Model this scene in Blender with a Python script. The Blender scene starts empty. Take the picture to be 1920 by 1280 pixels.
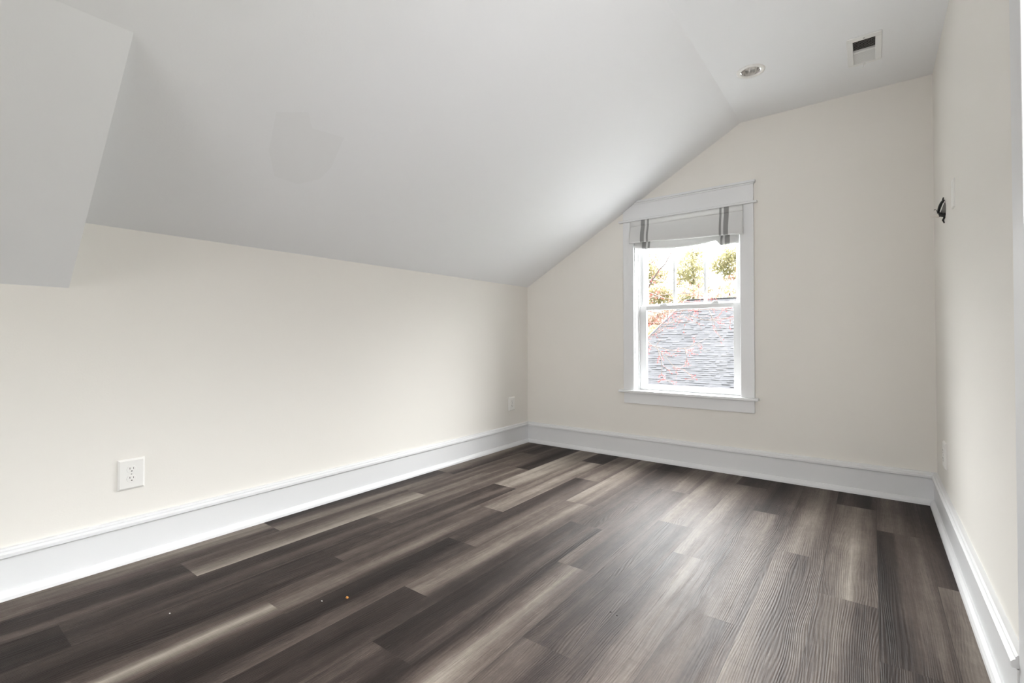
import bpy, bmesh, math, random
from mathutils import Matrix, Vector
random.seed(11)
sc = bpy.context.scene
COL = sc.collection

# ------------------------------------------------------------------ camera
cam_d = bpy.data.cameras.new('camera')
cam = bpy.data.objects.new('camera', cam_d); COL.objects.link(cam)
R_ = Vector((0.797839, 0.602867, -0.001991)); U_ = Vector((0.00912, -0.008768, 0.99992)); F_ = Vector((-0.602801, 0.797793, 0.012493))
M3 = Matrix((R_, U_, -F_)).transposed()
cam.matrix_world = Matrix.Translation((2.5359, -3.5914, 0.9423)) @ M3.to_4x4()
cam_d.sensor_width = 36.0; cam_d.sensor_fit = 'HORIZONTAL'
cam_d.lens = 16.7594; cam_d.shift_y = -0.00869
cam_d.clip_start = 0.02; cam_d.clip_end = 300
sc.camera = cam

# ------------------------------------------------------------------ light, exposure
world = bpy.data.worlds.new('overcast_sky'); sc.world = world
world.use_nodes = True
_nt = world.node_tree; bg = _nt.nodes['Background']
# thin bright overcast: the cloud glows around the hidden sun, beyond the window and high up
SKY_BASE, SKY_GLOW, SKY_POW = 1.2, 54.0, 1.1
SUN_DIR = Vector((0.06, 0.88, 0.40)).normalized()
_tc = _nt.nodes.new('ShaderNodeTexCoord'); _dot = _nt.nodes.new('ShaderNodeVectorMath'); _dot.operation = 'DOT_PRODUCT'
_nt.links.new(_tc.outputs['Generated'], _dot.inputs[0]); _dot.inputs[1].default_value = SUN_DIR
_mx = _nt.nodes.new('ShaderNodeMath'); _mx.operation = 'MAXIMUM'; _nt.links.new(_dot.outputs['Value'], _mx.inputs[0]); _mx.inputs[1].default_value = 0.0
_pw = _nt.nodes.new('ShaderNodeMath'); _pw.operation = 'POWER'; _nt.links.new(_mx.outputs[0], _pw.inputs[0]); _pw.inputs[1].default_value = SKY_POW
# the cloud thins towards the horizon
_sp = _nt.nodes.new('ShaderNodeSeparateXYZ'); _nt.links.new(_tc.outputs['Generated'], _sp.inputs[0])
_mr = _nt.nodes.new('ShaderNodeMapRange'); _mr.interpolation_type = 'SMOOTHSTEP'; _nt.links.new(_sp.outputs[2], _mr.inputs[0])
_mr.inputs[1].default_value = 0.02; _mr.inputs[2].default_value = 0.38; _mr.inputs[3].default_value = 0.03; _mr.inputs[4].default_value = 1.0
_hz = _nt.nodes.new('ShaderNodeMath'); _hz.operation = 'MULTIPLY'; _nt.links.new(_pw.outputs[0], _hz.inputs[0]); _nt.links.new(_mr.outputs[0], _hz.inputs[1]); _pw = _hz
_ma = _nt.nodes.new('ShaderNodeMath'); _ma.operation = 'MULTIPLY_ADD'; _nt.links.new(_pw.outputs[0], _ma.inputs[0]); _ma.inputs[1].default_value = SKY_GLOW; _ma.inputs[2].default_value = SKY_BASE
_nt.links.new(_ma.outputs[0], bg.inputs['Strength'])
bg.inputs['Color'].default_value = (0.985, 0.99, 1.0, 1)
def portal(name, loc, rot, sx, sy):
    l = bpy.data.lights.new(name, 'AREA'); l.shape = 'RECTANGLE'; l.size = sx; l.size_y = sy
    l.cycles.is_portal = True
    o = bpy.data.objects.new(name, l); COL.objects.link(o); o.location = loc; o.rotation_euler = rot
    return o
W, H, H1, XC = 2.8216, 2.44, 1.4132, 1.8195
SL = (H - H1) / XC
YF = -7.6                                   # inner face of the wall behind the camera
portal('window_portal', (1.425, 0.20, 1.2), (-math.pi/2, 0, 0), 0.80, 1.36)
W2 = (0.35, 1.75, 0.35, 1.38)
portal('added_window_portal', ((W2[0]+W2[1])/2, YF-0.2, (W2[2]+W2[3])/2), (math.pi/2, 0, 0), W2[1]-W2[0], W2[3]-W2[2])
def fill_lamp(name, loc, rot, sx, sy, power, col=(1, .995, .985)):
    l = bpy.data.lights.new(name, 'AREA'); l.shape = 'RECTANGLE'; l.size = sx; l.size_y = sy; l.energy = power; l.color = col
    o = bpy.data.objects.new(name, l); COL.objects.link(o); o.location = loc; o.rotation_euler = rot
    return o
# fill lamps added behind and beside the camera to brighten the room
fill_lamp('rear_fill_lamp', ((W2[0]+W2[1])/2, YF-0.05, (W2[2]+W2[3])/2), (math.pi/2, 0, 0), W2[1]-W2[0]-.12, W2[3]-W2[2]-.12, 47)
fill_lamp('door_fill_lamp', (W+.02, -2.45, 1.35), (math.pi/2, 0, math.pi/2), .66, 1.2, 9)
vs = sc.view_settings
vs.view_transform = 'Standard'; vs.look = 'None'; vs.gamma = 1.0; vs.use_curve_mapping = False
vs.exposure = 0.48
sc.cycles.max_bounces = 16; sc.cycles.diffuse_bounces = 10; sc.cycles.glossy_bounces = 6
sc.cycles.transparent_max_bounces = 16; sc.cycles.use_denoising = True
sc.cycles.caustics_reflective = False; sc.cycles.caustics_refractive = False
sc.cycles.sample_clamp_indirect = 20.0

# ------------------------------------------------------------------ helpers
class MB:
    """collects faces and links them as one mesh object"""
    def __init__(s): s.v = []; s.f = []; s.m = []; s.sm = []; s.mi = 0
    def quadstrip(s): pass
    def face(s, pts, smooth=False):
        b = len(s.v); s.v += [tuple(p) for p in pts]; s.f.append(tuple(range(b, b+len(pts)))); s.m.append(s.mi); s.sm.append(smooth)
    def box(s, x0, x1, y0, y1, z0, z1):
        b = len(s.v)
        s.v += [(x0,y0,z0),(x1,y0,z0),(x1,y1,z0),(x0,y1,z0),(x0,y0,z1),(x1,y0,z1),(x1,y1,z1),(x0,y1,z1)]
        for q in ((0,3,2,1),(4,5,6,7),(0,1,5,4),(1,2,6,5),(2,3,7,6),(3,0,4,7)):
            s.f.append(tuple(b+i for i in q)); s.m.append(s.mi); s.sm.append(False)
    def prism(s, poly, ax, a, c):
        """poly: 2D points in the plane across axis ax (0: y,z  1: x,z  2: x,y), extruded a..c"""
        def P(p, t):
            return (t, p[0], p[1]) if ax == 0 else (p[0], t, p[1]) if ax == 1 else (p[0], p[1], t)
        n = len(poly); b = len(s.v)
        s.v += [P(p, a) for p in poly] + [P(p, c) for p in poly]
        s.f.append(tuple(b+i for i in range(n))[::-1]); s.f.append(tuple(b+n+i for i in range(n)))
        s.m += [s.mi]*2; s.sm += [False]*2
        for i in range(n):
            j = (i+1) % n
            s.f.append((b+i, b+j, b+n+j, b+n+i)); s.m.append(s.mi); s.sm.append(False)
    def tube(s, pts, rad, n=8, caps=True):
        pts = [Vector(p) for p in pts]; b = len(s.v)
        if not isinstance(rad, (list, tuple)): rad = [rad]*len(pts)
        prev = None
        for i, p in enumerate(pts):
            d = (pts[min(i+1, len(pts)-1)] - pts[max(i-1, 0)]).normalized()
            if prev is None:
                a = Vector((0,0,1)) if abs(d.z) < .9 else Vector((1,0,0))
                u = d.cross(a).normalized()
            else:
                u = (prev - d*prev.dot(d)).normalized()
            prev = u; w = d.cross(u)
            for k in range(n):
                t = 2*math.pi*k/n
                s.v.append(tuple(p + (u*math.cos(t) + w*math.sin(t))*rad[i]))
        for i in range(len(pts)-1):
            for k in range(n):
                l = (k+1) % n
                s.f.append((b+i*n+k, b+i*n+l, b+(i+1)*n+l, b+(i+1)*n+k)); s.m.append(s.mi); s.sm.append(n > 4)
        if caps:
            s.f.append(tuple(b+k for k in range(n))[::-1]); s.f.append(tuple(b+(len(pts)-1)*n+k for k in range(n)))
            s.m += [s.mi]*2; s.sm += [False]*2
    def lathe(s, prof, c, n=32, ax='z'):
        b = len(s.v)
        for (r, h) in prof:
            for k in range(n):
                t = 2*math.pi*k/n; a, d = r*math.cos(t), r*math.sin(t)
                s.v.append((c[0]+a, c[1]+d, c[2]+h) if ax == 'z' else (c[0]+h, c[1]+a, c[2]+d))
        for i in range(len(prof)-1):
            for k in range(n):
                l = (k+1) % n
                s.f.append((b+i*n+k, b+i*n+l, b+(i+1)*n+l, b+(i+1)*n+k)); s.m.append(s.mi); s.sm.append(True)
    def build(s, name, mats, parent=None, loc=None, bevel=0, seg=2, fixn=True):
        me = bpy.data.meshes.new(name); me.from_pydata(s.v, [], s.f)
        if not isinstance(mats, (list, tuple)): mats = [mats]
        for m in mats: me.materials.append(m)
        me.polygons.foreach_set('material_index', s.m); me.polygons.foreach_set('use_smooth', s.sm)
        if fixn:
            bm = bmesh.new(); bm.from_mesh(me); bmesh.ops.recalc_face_normals(bm, faces=bm.faces); bm.to_mesh(me); bm.free()
        me.update()
        o = bpy.data.objects.new(name, me); COL.objects.link(o)
        if parent: o.parent = parent
        if loc: o.location = loc
        if bevel:
            b = o.modifiers.new('bevel', 'BEVEL'); b.width = bevel; b.segments = seg; b.limit_method = 'ANGLE'
        return o
def empty(name, loc, label=None, cat=None, group=None, rz=0):
    o = bpy.data.objects.new(name, None); COL.objects.link(o); o.location = loc; o.rotation_euler = (0,0,rz)
    o.empty_display_size = .05
    return tag(o, label, cat, group)
def tag(o, label=None, cat=None, group=None, kind=None):
    if label: o['label'] = label
    if cat: o['category'] = cat
    if group: o['group'] = group
    if kind: o['kind'] = kind
    return o
def struct(o, label=None, cat=None): return tag(o, label, cat, None, 'structure')

# ------------------------------------------------------------------ materials
def mat(name, col, rough=.5, spec=.5, metal=0, bump=0, bscale=200, **kw):
    m = bpy.data.materials.new(name); m.use_nodes = True
    nt = m.node_tree; b = nt.nodes['Principled BSDF']
    b.inputs['Base Color'].default_value = (*col, 1); b.inputs['Roughness'].default_value = rough
    b.inputs['Specular IOR Level'].default_value = spec; b.inputs['Metallic'].default_value = metal
    if bump:
        tc = nt.nodes.new('ShaderNodeTexCoord'); n = nt.nodes.new('ShaderNodeTexNoise'); bp = nt.nodes.new('ShaderNodeBump')
        n.inputs['Scale'].default_value = bscale; n.inputs['Detail'].default_value = 3
        bp.inputs['Strength'].default_value = bump; bp.inputs['Distance'].default_value = .002
        nt.links.new(tc.outputs['Object'], n.inputs['Vector']); nt.links.new(n.outputs['Fac'], bp.inputs['Height'])
        nt.links.new(bp.outputs['Normal'], b.inputs['Normal'])
    return m
M_wall = mat('wall_paint', (.765, .742, .700), .75, .25, bump=.12, bscale=140)
M_ceil = mat('ceiling_paint', (.835, .845, .86), .85, .2, bump=.10, bscale=120)
M_patch = mat('ceiling_touch_up_paint', (.812, .821, .832), .8, .25)
M_trim = mat('white_trim_paint', (.72, .725, .735), .38, .45, bump=.04, bscale=60)
M_plastic = mat('white_plastic', (.78, .77, .745), .32, .5, bump=.02, bscale=300)
M_vinyl = mat('white_window_vinyl', (.66, .665, .67), .35, .5, bump=.02, bscale=300)
M_slot = mat('dark_slot', (.01, .009, .008), .7, .2, bump=.05)
M_black = mat('black_wire_sheath', (.012, .012, .012), .32, .5, bump=.03)
M_bracket = mat('black_bracket_metal', (.015, .014, .013), .45, .5, bump=.05)
M_gray = mat('gray_box_plastic', (.16, .155, .145), .5, .4, bump=.05)
M_white_wire = mat('white_wire_sheath', (.80, .79, .76), .4, .5, bump=.03)
M_nut = mat('pale_connector_plastic', (.66, .62, .57), .45, .4, bump=.03)
M_chrome = mat('polished_reflector', (.92, .91, .90), .16, .5, 1.0, bump=.01)
M_regis = mat('register_enamel', (.80, .80, .79), .35, .5, bump=.03)
M_dark = mat('dark_duct', (.008, .008, .008), .8, .2, bump=.1)
M_screw = mat('screw_steel', (.45, .44, .43), .35, .5, .8, bump=.02)

def glass_mat():
    m = bpy.data.materials.new('window_glass'); m.use_nodes = True; nt = m.node_tree
    nt.nodes.clear(); L = nt.links.new
    out = nt.nodes.new('ShaderNodeOutputMaterial'); mix = nt.nodes.new('ShaderNodeMixShader')
    tr = nt.nodes.new('ShaderNodeBsdfTransparent'); gl = nt.nodes.new('ShaderNodeBsdfGlossy'); fr = nt.nodes.new('ShaderNodeFresnel')
    tr.inputs['Color'].default_value = (.96, .97, .965, 1); gl.inputs['Roughness'].default_value = .01; gm = nt.nodes.new('ShaderNodeNewGeometry'); io = nt.nodes.new('ShaderNodeMath'); io.operation = 'MULTIPLY_ADD'
    L(gm.outputs['Backfacing'], io.inputs[0]); io.inputs[1].default_value = 1/1.45 - 1.45; io.inputs[2].default_value = 1.45; L(io.outputs[0], fr.inputs['IOR'])
    L(fr.outputs[0], mix.inputs[0]); L(tr.outputs[0], mix.inputs[1]); L(gl.outputs[0], mix.inputs[2]); L(mix.outputs[0], out.inputs['Surface'])
    return m
M_glass = glass_mat()

def wood_mat():
    m = bpy.data.materials.new('plank_flooring'); m.use_nodes = True; nt = m.node_tree; N = nt.nodes.new; L = nt.links.new
    b = nt.nodes['Principled BSDF']
    uv = N('ShaderNodeUVMap'); uv.uv_map = 'plank'            # metres across / along each plank
    at = N('ShaderNodeAttribute'); at.attribute_name = 'tone'
    sd = N('ShaderNodeAttribute'); sd.attribute_name = 'seed'
    sx = N('ShaderNodeSeparateXYZ'); L(uv.outputs[0], sx.inputs[0])
    def math_(op, a, c=None, d=None):
        n = N('ShaderNodeMath'); n.operation = op
        for i, q in enumerate((a, c, d)):
            if q is None: continue
            if isinstance(q, (int, float)): n.inputs[i].default_value = q
            else: L(q, n.inputs[i])
        return n.outputs[0]
    def vec(x, y):
        c = N('ShaderNodeCombineXYZ'); L(x, c.inputs[0]); L(y, c.inputs[1]); L(math_('MULTIPLY', sd.outputs['Fac'], 37.0), c.inputs[2]); return c.outputs[0]
    def noise(fx, fy, det=3, rough=.55, dist=0.0):
        n = N('ShaderNodeTexNoise'); n.inputs['Scale'].default_value = 1; n.inputs['Detail'].default_value = det
        n.inputs['Roughness'].default_value = rough; n.inputs['Distortion'].default_value = dist
        L(vec(math_('MULTIPLY', sx.outputs[0], fx), math_('MULTIPLY', sx.outputs[1], fy)), n.inputs['Vector'])
        return n.outputs['Fac']
    broad = noise(11, .5, 2, .5, .3)         # wide bands down the plank
    streak = noise(75, 1.6, 4, .6, .4)        # grain streaks
    fine = noise(330, 7, 3, .6, .2)           # pores
    blot = noise(9, 4, 3, .6, .2)
    saw = noise(12, 420, 2, .5)               # faint cross saw marks
    t = math_('ADD', at.outputs['Fac'], math_('MULTIPLY', math_('SUBTRACT', broad, .5), 1.05))
    t = math_('ADD', t, math_('MULTIPLY', math_('SUBTRACT', streak, .5), .30))
    t = math_('ADD', t, math_('MULTIPLY', math_('SUBTRACT', blot, .5), .30))
    t = math_('ADD', t, math_('MULTIPLY', math_('SUBTRACT', fine, .5), .30))
    t = math_('ADD', t, math_('MULTIPLY', math_('SUBTRACT', saw, .5), .10))
    cr = N('ShaderNodeValToRGB'); L(t, cr.inputs[0])
    e = cr.color_ramp.elements
    e[0].position = 0.0; e[0].color = (.0125, .0084, .0072, 1)
    e[1].position = 1.0; e[1].color = (.29, .258, .220, 1)
    for pos, c in ((.25, (.031, .0222, .0193)), (.5, (.080, .0615, .0525)), (.75, (.162, .136, .115))):
        k = cr.color_ramp.elements.new(pos); k.color = (*c, 1)
    # growth-ring lines that wander and close into cathedrals
    warp = noise(7, .9, 2, .5, .2)
    ring = math_('SINE', math_('ADD', math_('MULTIPLY', sx.outputs[0], 900.0), math_('MULTIPLY', warp, 150.0)))
    ringw = math_('MULTIPLY', ring, noise(22, 2.0, 2, .5))
    t = math_('ADD', t, math_('MULTIPLY', ringw, .030))
    t = math_('ADD', t, math_('MULTIPLY', math_('SUBTRACT', noise(60, 22, 4, .65, .6), .5), .22))
    L(t, cr.inputs[0])
    # thin joint lines at the plank edges
    ed = N('ShaderNodeAttribute'); ed.attribute_name = 'edge_u'
    wv = sx.outputs[0]
    d1 = math_('MINIMUM', wv, math_('SUBTRACT', .18, wv))
    seam = math_('LESS_THAN', d1, .0009)
    mx = N('ShaderNodeMix'); mx.data_type = 'RGBA'; L(math_('MULTIPLY', seam, .55), mx.inputs[0]); L(cr.outputs[0], mx.inputs[6]); mx.inputs[7].default_value = (.012, .010, .009, 1)
    L(mx.outputs[2], b.inputs['Base Color'])
    # embossed grain
    wn = noise(115, 1.5, 3, .55, 1.4)
    hgt = math_('ADD', math_('ADD', math_('MULTIPLY', wn, .55), math_('MULTIPLY', ringw, .20)), math_('MULTIPLY', fine, .35))
    bp = N('ShaderNodeBump'); bp.inputs['Strength'].default_value = .65; bp.inputs['Distance'].default_value = .003
    L(hgt, bp.inputs['Height']); L(bp.outputs['Normal'], b.inputs['Normal'])
    L(math_('ADD', .50, math_('MULTIPLY', streak, .12)), b.inputs['Roughness'])
    b.inputs['Specular IOR Level'].default_value = .16
    return m
M_wood = wood_mat()

def fabric_mat():
    m = bpy.data.materials.new('striped_shade_linen'); m.use_nodes = True; nt = m.node_tree; N = nt.nodes.new; L = nt.links.new
    b = nt.nodes['Principled BSDF']; out = nt.nodes['Material Output']
    tc = N('ShaderNodeTexCoord'); sx = N('ShaderNodeSeparateXYZ')
    uv = N('ShaderNodeUVMap'); uv.uv_map = 'cloth'; L(uv.outputs[0], sx.inputs[0])
    tot = None
    for a, c in ((1.1085, 1.1408), (1.1567, 1.1726), (1.6838, 1.6984), (1.7136, 1.7463)):
        n = N('ShaderNodeMath'); n.operation = 'COMPARE'; L(sx.outputs[0], n.inputs[0]); n.inputs[1].default_value = (a+c)/2; n.inputs[2].default_value = (c-a)/2
        if tot is None: tot = n.outputs[0]
        else:
            k = N('ShaderNodeMath'); k.operation = 'ADD'; L(tot, k.inputs[0]); L(n.outputs[0], k.inputs[1]); tot = k.outputs[0]
    mx = N('ShaderNodeMix'); mx.data_type = 'RGBA'; L(tot, mx.inputs[0])
    mx.inputs[6].default_value = (.78, .78, .775, 1); mx.inputs[7].default_value = (.38, .38, .375, 1)
    wv = N('ShaderNodeTexNoise'); wv.inputs['Scale'].default_value = 700; L(tc.outputs['Object'], wv.inputs['Vector'])
    bp = N('ShaderNodeBump'); bp.inputs['Strength'].default_value = .15; bp.inputs['Distance'].default_value = .001; L(wv.outputs['Fac'], bp.inputs['Height'])
    L(mx.outputs[2], b.inputs['Base Color']); L(bp.outputs['Normal'], b.inputs['Normal']); b.inputs['Roughness'].default_value = .9
    b.inputs['Specular IOR Level'].default_value = .1
    tl = N('ShaderNodeBsdfTranslucent'); L(mx.outputs[2], tl.inputs['Color'])
    ms = N('ShaderNodeMixShader'); ms.inputs[0].default_value = .32
    L(b.outputs[0], ms.inputs[1]); L(tl.outputs[0], ms.inputs[2]); L(ms.outputs[0], out.inputs['Surface'])
    return m
M_cloth = fabric_mat()

def leaf_mat(name, c1, c2, scale=1.5, trans=.35):
    m = bpy.data.materials.new(name); m.use_nodes = True; nt = m.node_tree; N = nt.nodes.new; L = nt.links.new
    b = nt.nodes['Principled BSDF']; out = nt.nodes['Material Output']
    tc = N('ShaderNodeTexCoord'); n = N('ShaderNodeTexNoise'); n.inputs['Scale'].default_value = scale; n.inputs['Detail'].default_value = 4
    L(tc.outputs['Object'], n.inputs['Vector'])
    cr = N('ShaderNodeValToRGB'); L(n.outputs['Fac'], cr.inputs[0])
    cr.color_ramp.elements[0].position = .35; cr.color_ramp.elements[0].color = (*c1, 1)
    cr.color_ramp.elements[1].position = .65; cr.color_ramp.elements[1].color = (*c2, 1)
    L(cr.outputs[0], b.inputs['Base Color']); b.inputs['Roughness'].default_value = .6; b.inputs['Specular IOR Level'].default_value = .2
    tl = N('ShaderNodeBsdfTranslucent'); L(cr.outputs[0], tl.inputs['Color'])
    ms = N('ShaderNodeMixShader'); ms.inputs[0].default_value = trans
    L(b.outputs[0], ms.inputs[1]); L(tl.outputs[0], ms.inputs[2]); L(ms.outputs[0], out.inputs['Surface'])
    return m
M_pine = leaf_mat('evergreen_needles', (.30, .285, .15), (.52, .475, .32), 1.2)
M_bush = leaf_mat('yellow_green_leaves', (.28, .26, .12), (.46, .39, .26), 1.0)
M_pink = leaf_mat('pinkish_budding_leaves', (.36, .22, .17), (.40, .31, .24), 2.0)
M_bark = mat('gray_brown_bark', (.075, .052, .045), .8, .2, bump=.4, bscale=25)
M_twig = mat('pale_twig_bark', (.20, .155, .135), .8, .2, bump=.3, bscale=60)
M_bud = leaf_mat('red_maple_buds', (.42, .025, .035), (.46, .09, .09), 8.0, .3)
M_grass = leaf_mat('lawn', (.03, .04, .015), (.05, .055, .02), 3, .0)
M_siding = mat('house_siding', (.45, .45, .44), .7, .3, bump=.1, bscale=20)
def shingle_mat():
    m = mat('gray_asphalt_shingle', (.2, .2, .2), .9, .2, bump=.5, bscale=120); nt = m.node_tree; N = nt.nodes.new; L = nt.links.new
    at = N('ShaderNodeAttribute'); at.attribute_name = 'tab'
    cr = N('ShaderNodeValToRGB'); L(at.outputs['Fac'], cr.inputs[0])
    cr.color_ramp.elements[0].color = (.050, .051, .056, 1); cr.color_ramp.elements[1].color = (.086, .086, .093, 1)
    L(cr.outputs[0], nt.nodes['Principled BSDF'].inputs['Base Color'])
    return m
M_shingle = shingle_mat()
M_ridge = mat('ridge_shingle', (.082, .082, .088), .9, .2, bump=.4, bscale=60)

# ------------------------------------------------------------------ setting: floor of individual plank boards in one mesh
PX0, PW = 0.025, 0.18
ROWS = {  # row: [(near end y, far end y, tone left, middle, right)] from near to far
 -1: [(-8.0, -1.6, .4, .4, .4), (-1.6, .2, .5, .5, .5)],
 0: [(-3.62, -2.40, .58, .62, .36), (-2.40, -1.18, .24, .36, .55), (-1.18, .2, .62, .45, .32)],
 1: [(-4.04, -2.825, .34, .28, .34), (-2.825, -1.605, .36, .42, .80), (-1.605, -.385, .42, .62, .62), (-.385, .2, .3, .25, .35)],
 2: [(-4.45, -3.23, .12, .14, .12), (-3.23, -2.01, .40, .34, .42), (-2.01, -.785, .46, .52, .50), (-.785, .2, .32, .14, .22)],
 3: [(-3.62, -2.40, .16, .20, .36), (-2.40, -1.18, .14, .30, .38), (-1.18, .2, .68, .82, .60)],
 4: [(-3.96, -2.747, .26, .80, .22), (-2.747, -1.545, .38, .46, .42), (-1.545, -.335, .62, .74, .62), (-.335, .2, .12, .14, .16)],
 5: [(-4.4, -3.18, .3, .3, .3), (-3.18, -1.96, .14, .12, .42), (-1.96, -.745, .14, .26, .46), (-.745, .2, .55, .62, .45)],
 6: [(-3.60, -2.38, .16, .14, .34), (-2.38, -1.18, .56, .62, .36), (-1.18, .2, .72, .62, .42)],
 7: [(-3.88, -2.66, .40, .42, .12), (-2.66, -1.44, .10, .18, .26), (-1.44, -.22, .45, .40, .5), (-.22, .2, .2, .2, .2)],
 8: [(-4.3, -3.08, .3, .3, .3), (-3.08, -1.86, .16, .66, .50), (-1.86, -.64, .48, .40, .56), (-.64, .2, .40, .45, .35)],
 9: [(-3.58, -2.36, .40, .36, .40), (-2.36, -1.155, .16, .34, .46), (-1.155, .2, .52, .5, .42)],
 10: [(-3.91, -2.69, .3, .4, .3), (-2.69, -1.475, .42, .50, .40), (-1.475, -.25, .52, .5, .44), (-.25, .2, .2, .2, .25)],
 11: [(-3.1, -1.89, .38, .40, .38), (-1.89, -.704, .50, .46, .52), (-.704, .2, .16, .20, .30)],
 12: [(-2.395, -1.175, .62, .58, .42), (-1.175, .2, .46, .48, .52)],
 13: [(-2.7, -1.49, .46, .42, .40), (-1.49, -.31, .42, .70, .52), (-.31, .2, .30, .28, .24)],
 14: [(-3.05, -1.83, .34, .36, .36), (-1.83, -.64, .22, .32, .42), (-.64, .2, .30, .52, .36)],
 15: [(-2.39, -1.17, .62, .72, .68), (-1.17, .2, .34, .22, .2)],
 16: [(-8.0, .2, .3, .3, .3)],
}
def build_floor():
    me = bpy.data.meshes.new('floor'); V = []; F = []; tone = []; seed = []; uvs = []
    rnd = random.Random(5)
    for r, segs in ROWS.items():
        segs = list(segs)
        while segs[0][0] > YF - .2:
            e = segs[0][0]; q = rnd.random()*.5+.1
            segs.insert(0, (e-1.22, e, q, q+.1, q-.05))
        for (y0, y1, a, b, c) in segs:
            sd = rnd.random(); x0 = PX0 + PW*r
            base = len(V); off = rnd.random()*20
            for (u, t) in ((0, a), (.33, (a+b)/2), (.5, b), (.67, (b+c)/2), (1, c)):
                for y in (y0, y1):
                    V.append((x0+u*PW, y, 0)); tone.append(t); seed.append(sd); uvs.append((u*PW, y + off))
            for k in range(4):
                F.append((base+2*k, base+2*k+2, base+2*k+3, base+2*k+1))
    me.from_pydata(V, [], F)
    at = me.attributes.new('tone', 'FLOAT', 'POINT'); at.data.foreach_set('value', tone)
    s2 = me.attributes.new('seed', 'FLOAT', 'POINT'); s2.data.foreach_set('value', seed)
    uv = me.uv_layers.new(name='plank')
    for lp in me.loops: uv.data[lp.index].uv = uvs[lp.vertex_index]
    me.materials.append(M_wood); me.update()
    o = bpy.data.objects.new('floor', me); COL.objects.link(o)
    return struct(o)
build_floor()

# ------------------------------------------------------------------ ceiling: flat strip, slope, lower soffit by the camera
SY = -3.145; HX, HZ, SZ = .786, .786*SL + H1, 1.146
LC = (2.005, -.662); LR = .052                     # recessed light
VX0, VX1, VY0, VY1 = 2.470, 2.562, -.640, -.395    # register opening
def ceiling():
    b = MB()
    b.face([(0, 0, H1), (0, SY, H1), (HX, SY, HZ), (XC, SY, H), (XC, 0, H)])
    b.face([(HX, SY, HZ), (HX, YF, HZ), (XC, YF, H), (XC, SY, H)])
    b.face([(0, SY, SZ), (0, YF, SZ), (HX, YF, HZ), (HX, SY, HZ)])
    b.face([(0, SY, SZ), (HX, SY, HZ), (0, SY, H1)])
    # flat part with a round and a rectangular opening
    qx0, qx1, qy0, qy1 = LC[0]-.1, LC[0]+.1, LC[1]-.1, LC[1]+.1
    def rect(x0, x1, y0, y1): b.face([(x0, y0, H), (x1, y0, H), (x1, y1, H), (x0, y1, H)])
    rect(XC, qx0, YF, 0); rect(qx0, qx1, YF, qy0); rect(qx0, qx1, qy1, 0)
    rect(qx1, VX0, YF, 0); rect(VX0, VX1, YF, VY0); rect(VX0, VX1, VY1, 0); rect(VX1, W, YF, 0)
    n = 32; ring = []; sq = []
    for k in range(n):
        t = 2*math.pi*k/n; c, s = math.cos(t), math.sin(t); m = max(abs(c), abs(s))
        ring.append((LC[0]+LR*c, LC[1]+LR*s, H)); sq.append((LC[0]+.1*c/m, LC[1]+.1*s/m, H))
    for k in range(n):
        l = (k+1) % n; b.face([ring[k], ring[l], sq[l], sq[k]])
    o = b.build('ceiling', M_ceil, fixn=False)
    p = MB()
    pts = [(.7132, -2.6818), (.7595, -2.5778), (.7034, -2.5294), (.7134, -2.3869), (.56, -2.352), (.4884, -2.3642), (.43, -2.44), (.4389, -2.5508), (.55, -2.63)]
    p.face([(x, y, H1+SL*x-.0006) for x, y in pts])
    p.build('paint_patch', M_patch, o)['label'] = 'slightly darker touched-up paint patch'
    return struct(o)
ceiling()

# ------------------------------------------------------------------ walls
TH = .16
def top(x): return min(H, H1 + SL*max(x, 0))
OX0, OX1, OZ0, OZ1 = 1.030, 1.820, .520, 1.862
def wall_back():
    b = MB()
    def col(x0, x1, z0, z1=None):
        if z1 is not None: b.prism([(x0, z0), (x1, z0), (x1, z1), (x0, z1)], 1, 0, TH)
        else:
            ps = [(x0, z0), (x1, z0), (x1, top(x1))] + ([(XC, H)] if x0 < XC < x1 else []) + [(x0, top(x0))]
            b.prism(ps, 1, 0, TH)
    col(0, OX0, 0); col(OX0, OX1, 0, OZ0); col(OX0, OX1, OZ1); col(OX1, W, 0)
    return struct(b.build('wall_back', M_wall))
wall_back()
b = MB(); b.box(-TH, 0, SY, TH, 0, H1); b.box(-TH, 0, YF-TH, SY, 0, SZ); struct(b.build('wall_left', M_wall))
DY0, DY1, DZ = -2.86, -2.045, 2.05
b = MB(); b.box(W, W+TH, DY1, TH, 0, H); b.box(W, W+TH, YF-TH, DY0, 0, H); b.box(W, W+TH, DY0, DY1, DZ, H); struct(b.build('wall_right', M_wall))
b = MB()
b.prism([(0, 0), (W2[0], 0), (W2[0], SZ + (HZ-SZ)/HX*W2[0]), (0, SZ)], 1, YF-TH, YF)
b.prism([(W2[0], 0), (W2[1], 0), (W2[1], W2[2]), (W2[0], W2[2])], 1, YF-TH, YF)
b.prism([(W2[0], W2[3]), (W2[1], W2[3]), (W2[1], top(W2[1])), (HX, HZ), (W2[0], SZ + (HZ-SZ)/HX*W2[0])], 1, YF-TH, YF)
b.prism([(W2[1], 0), (W, 0), (W, H), (XC, H), (W2[1], top(W2[1]))], 1, YF-TH, YF)
struct(b.build('wall_front', M_wall))

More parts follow.
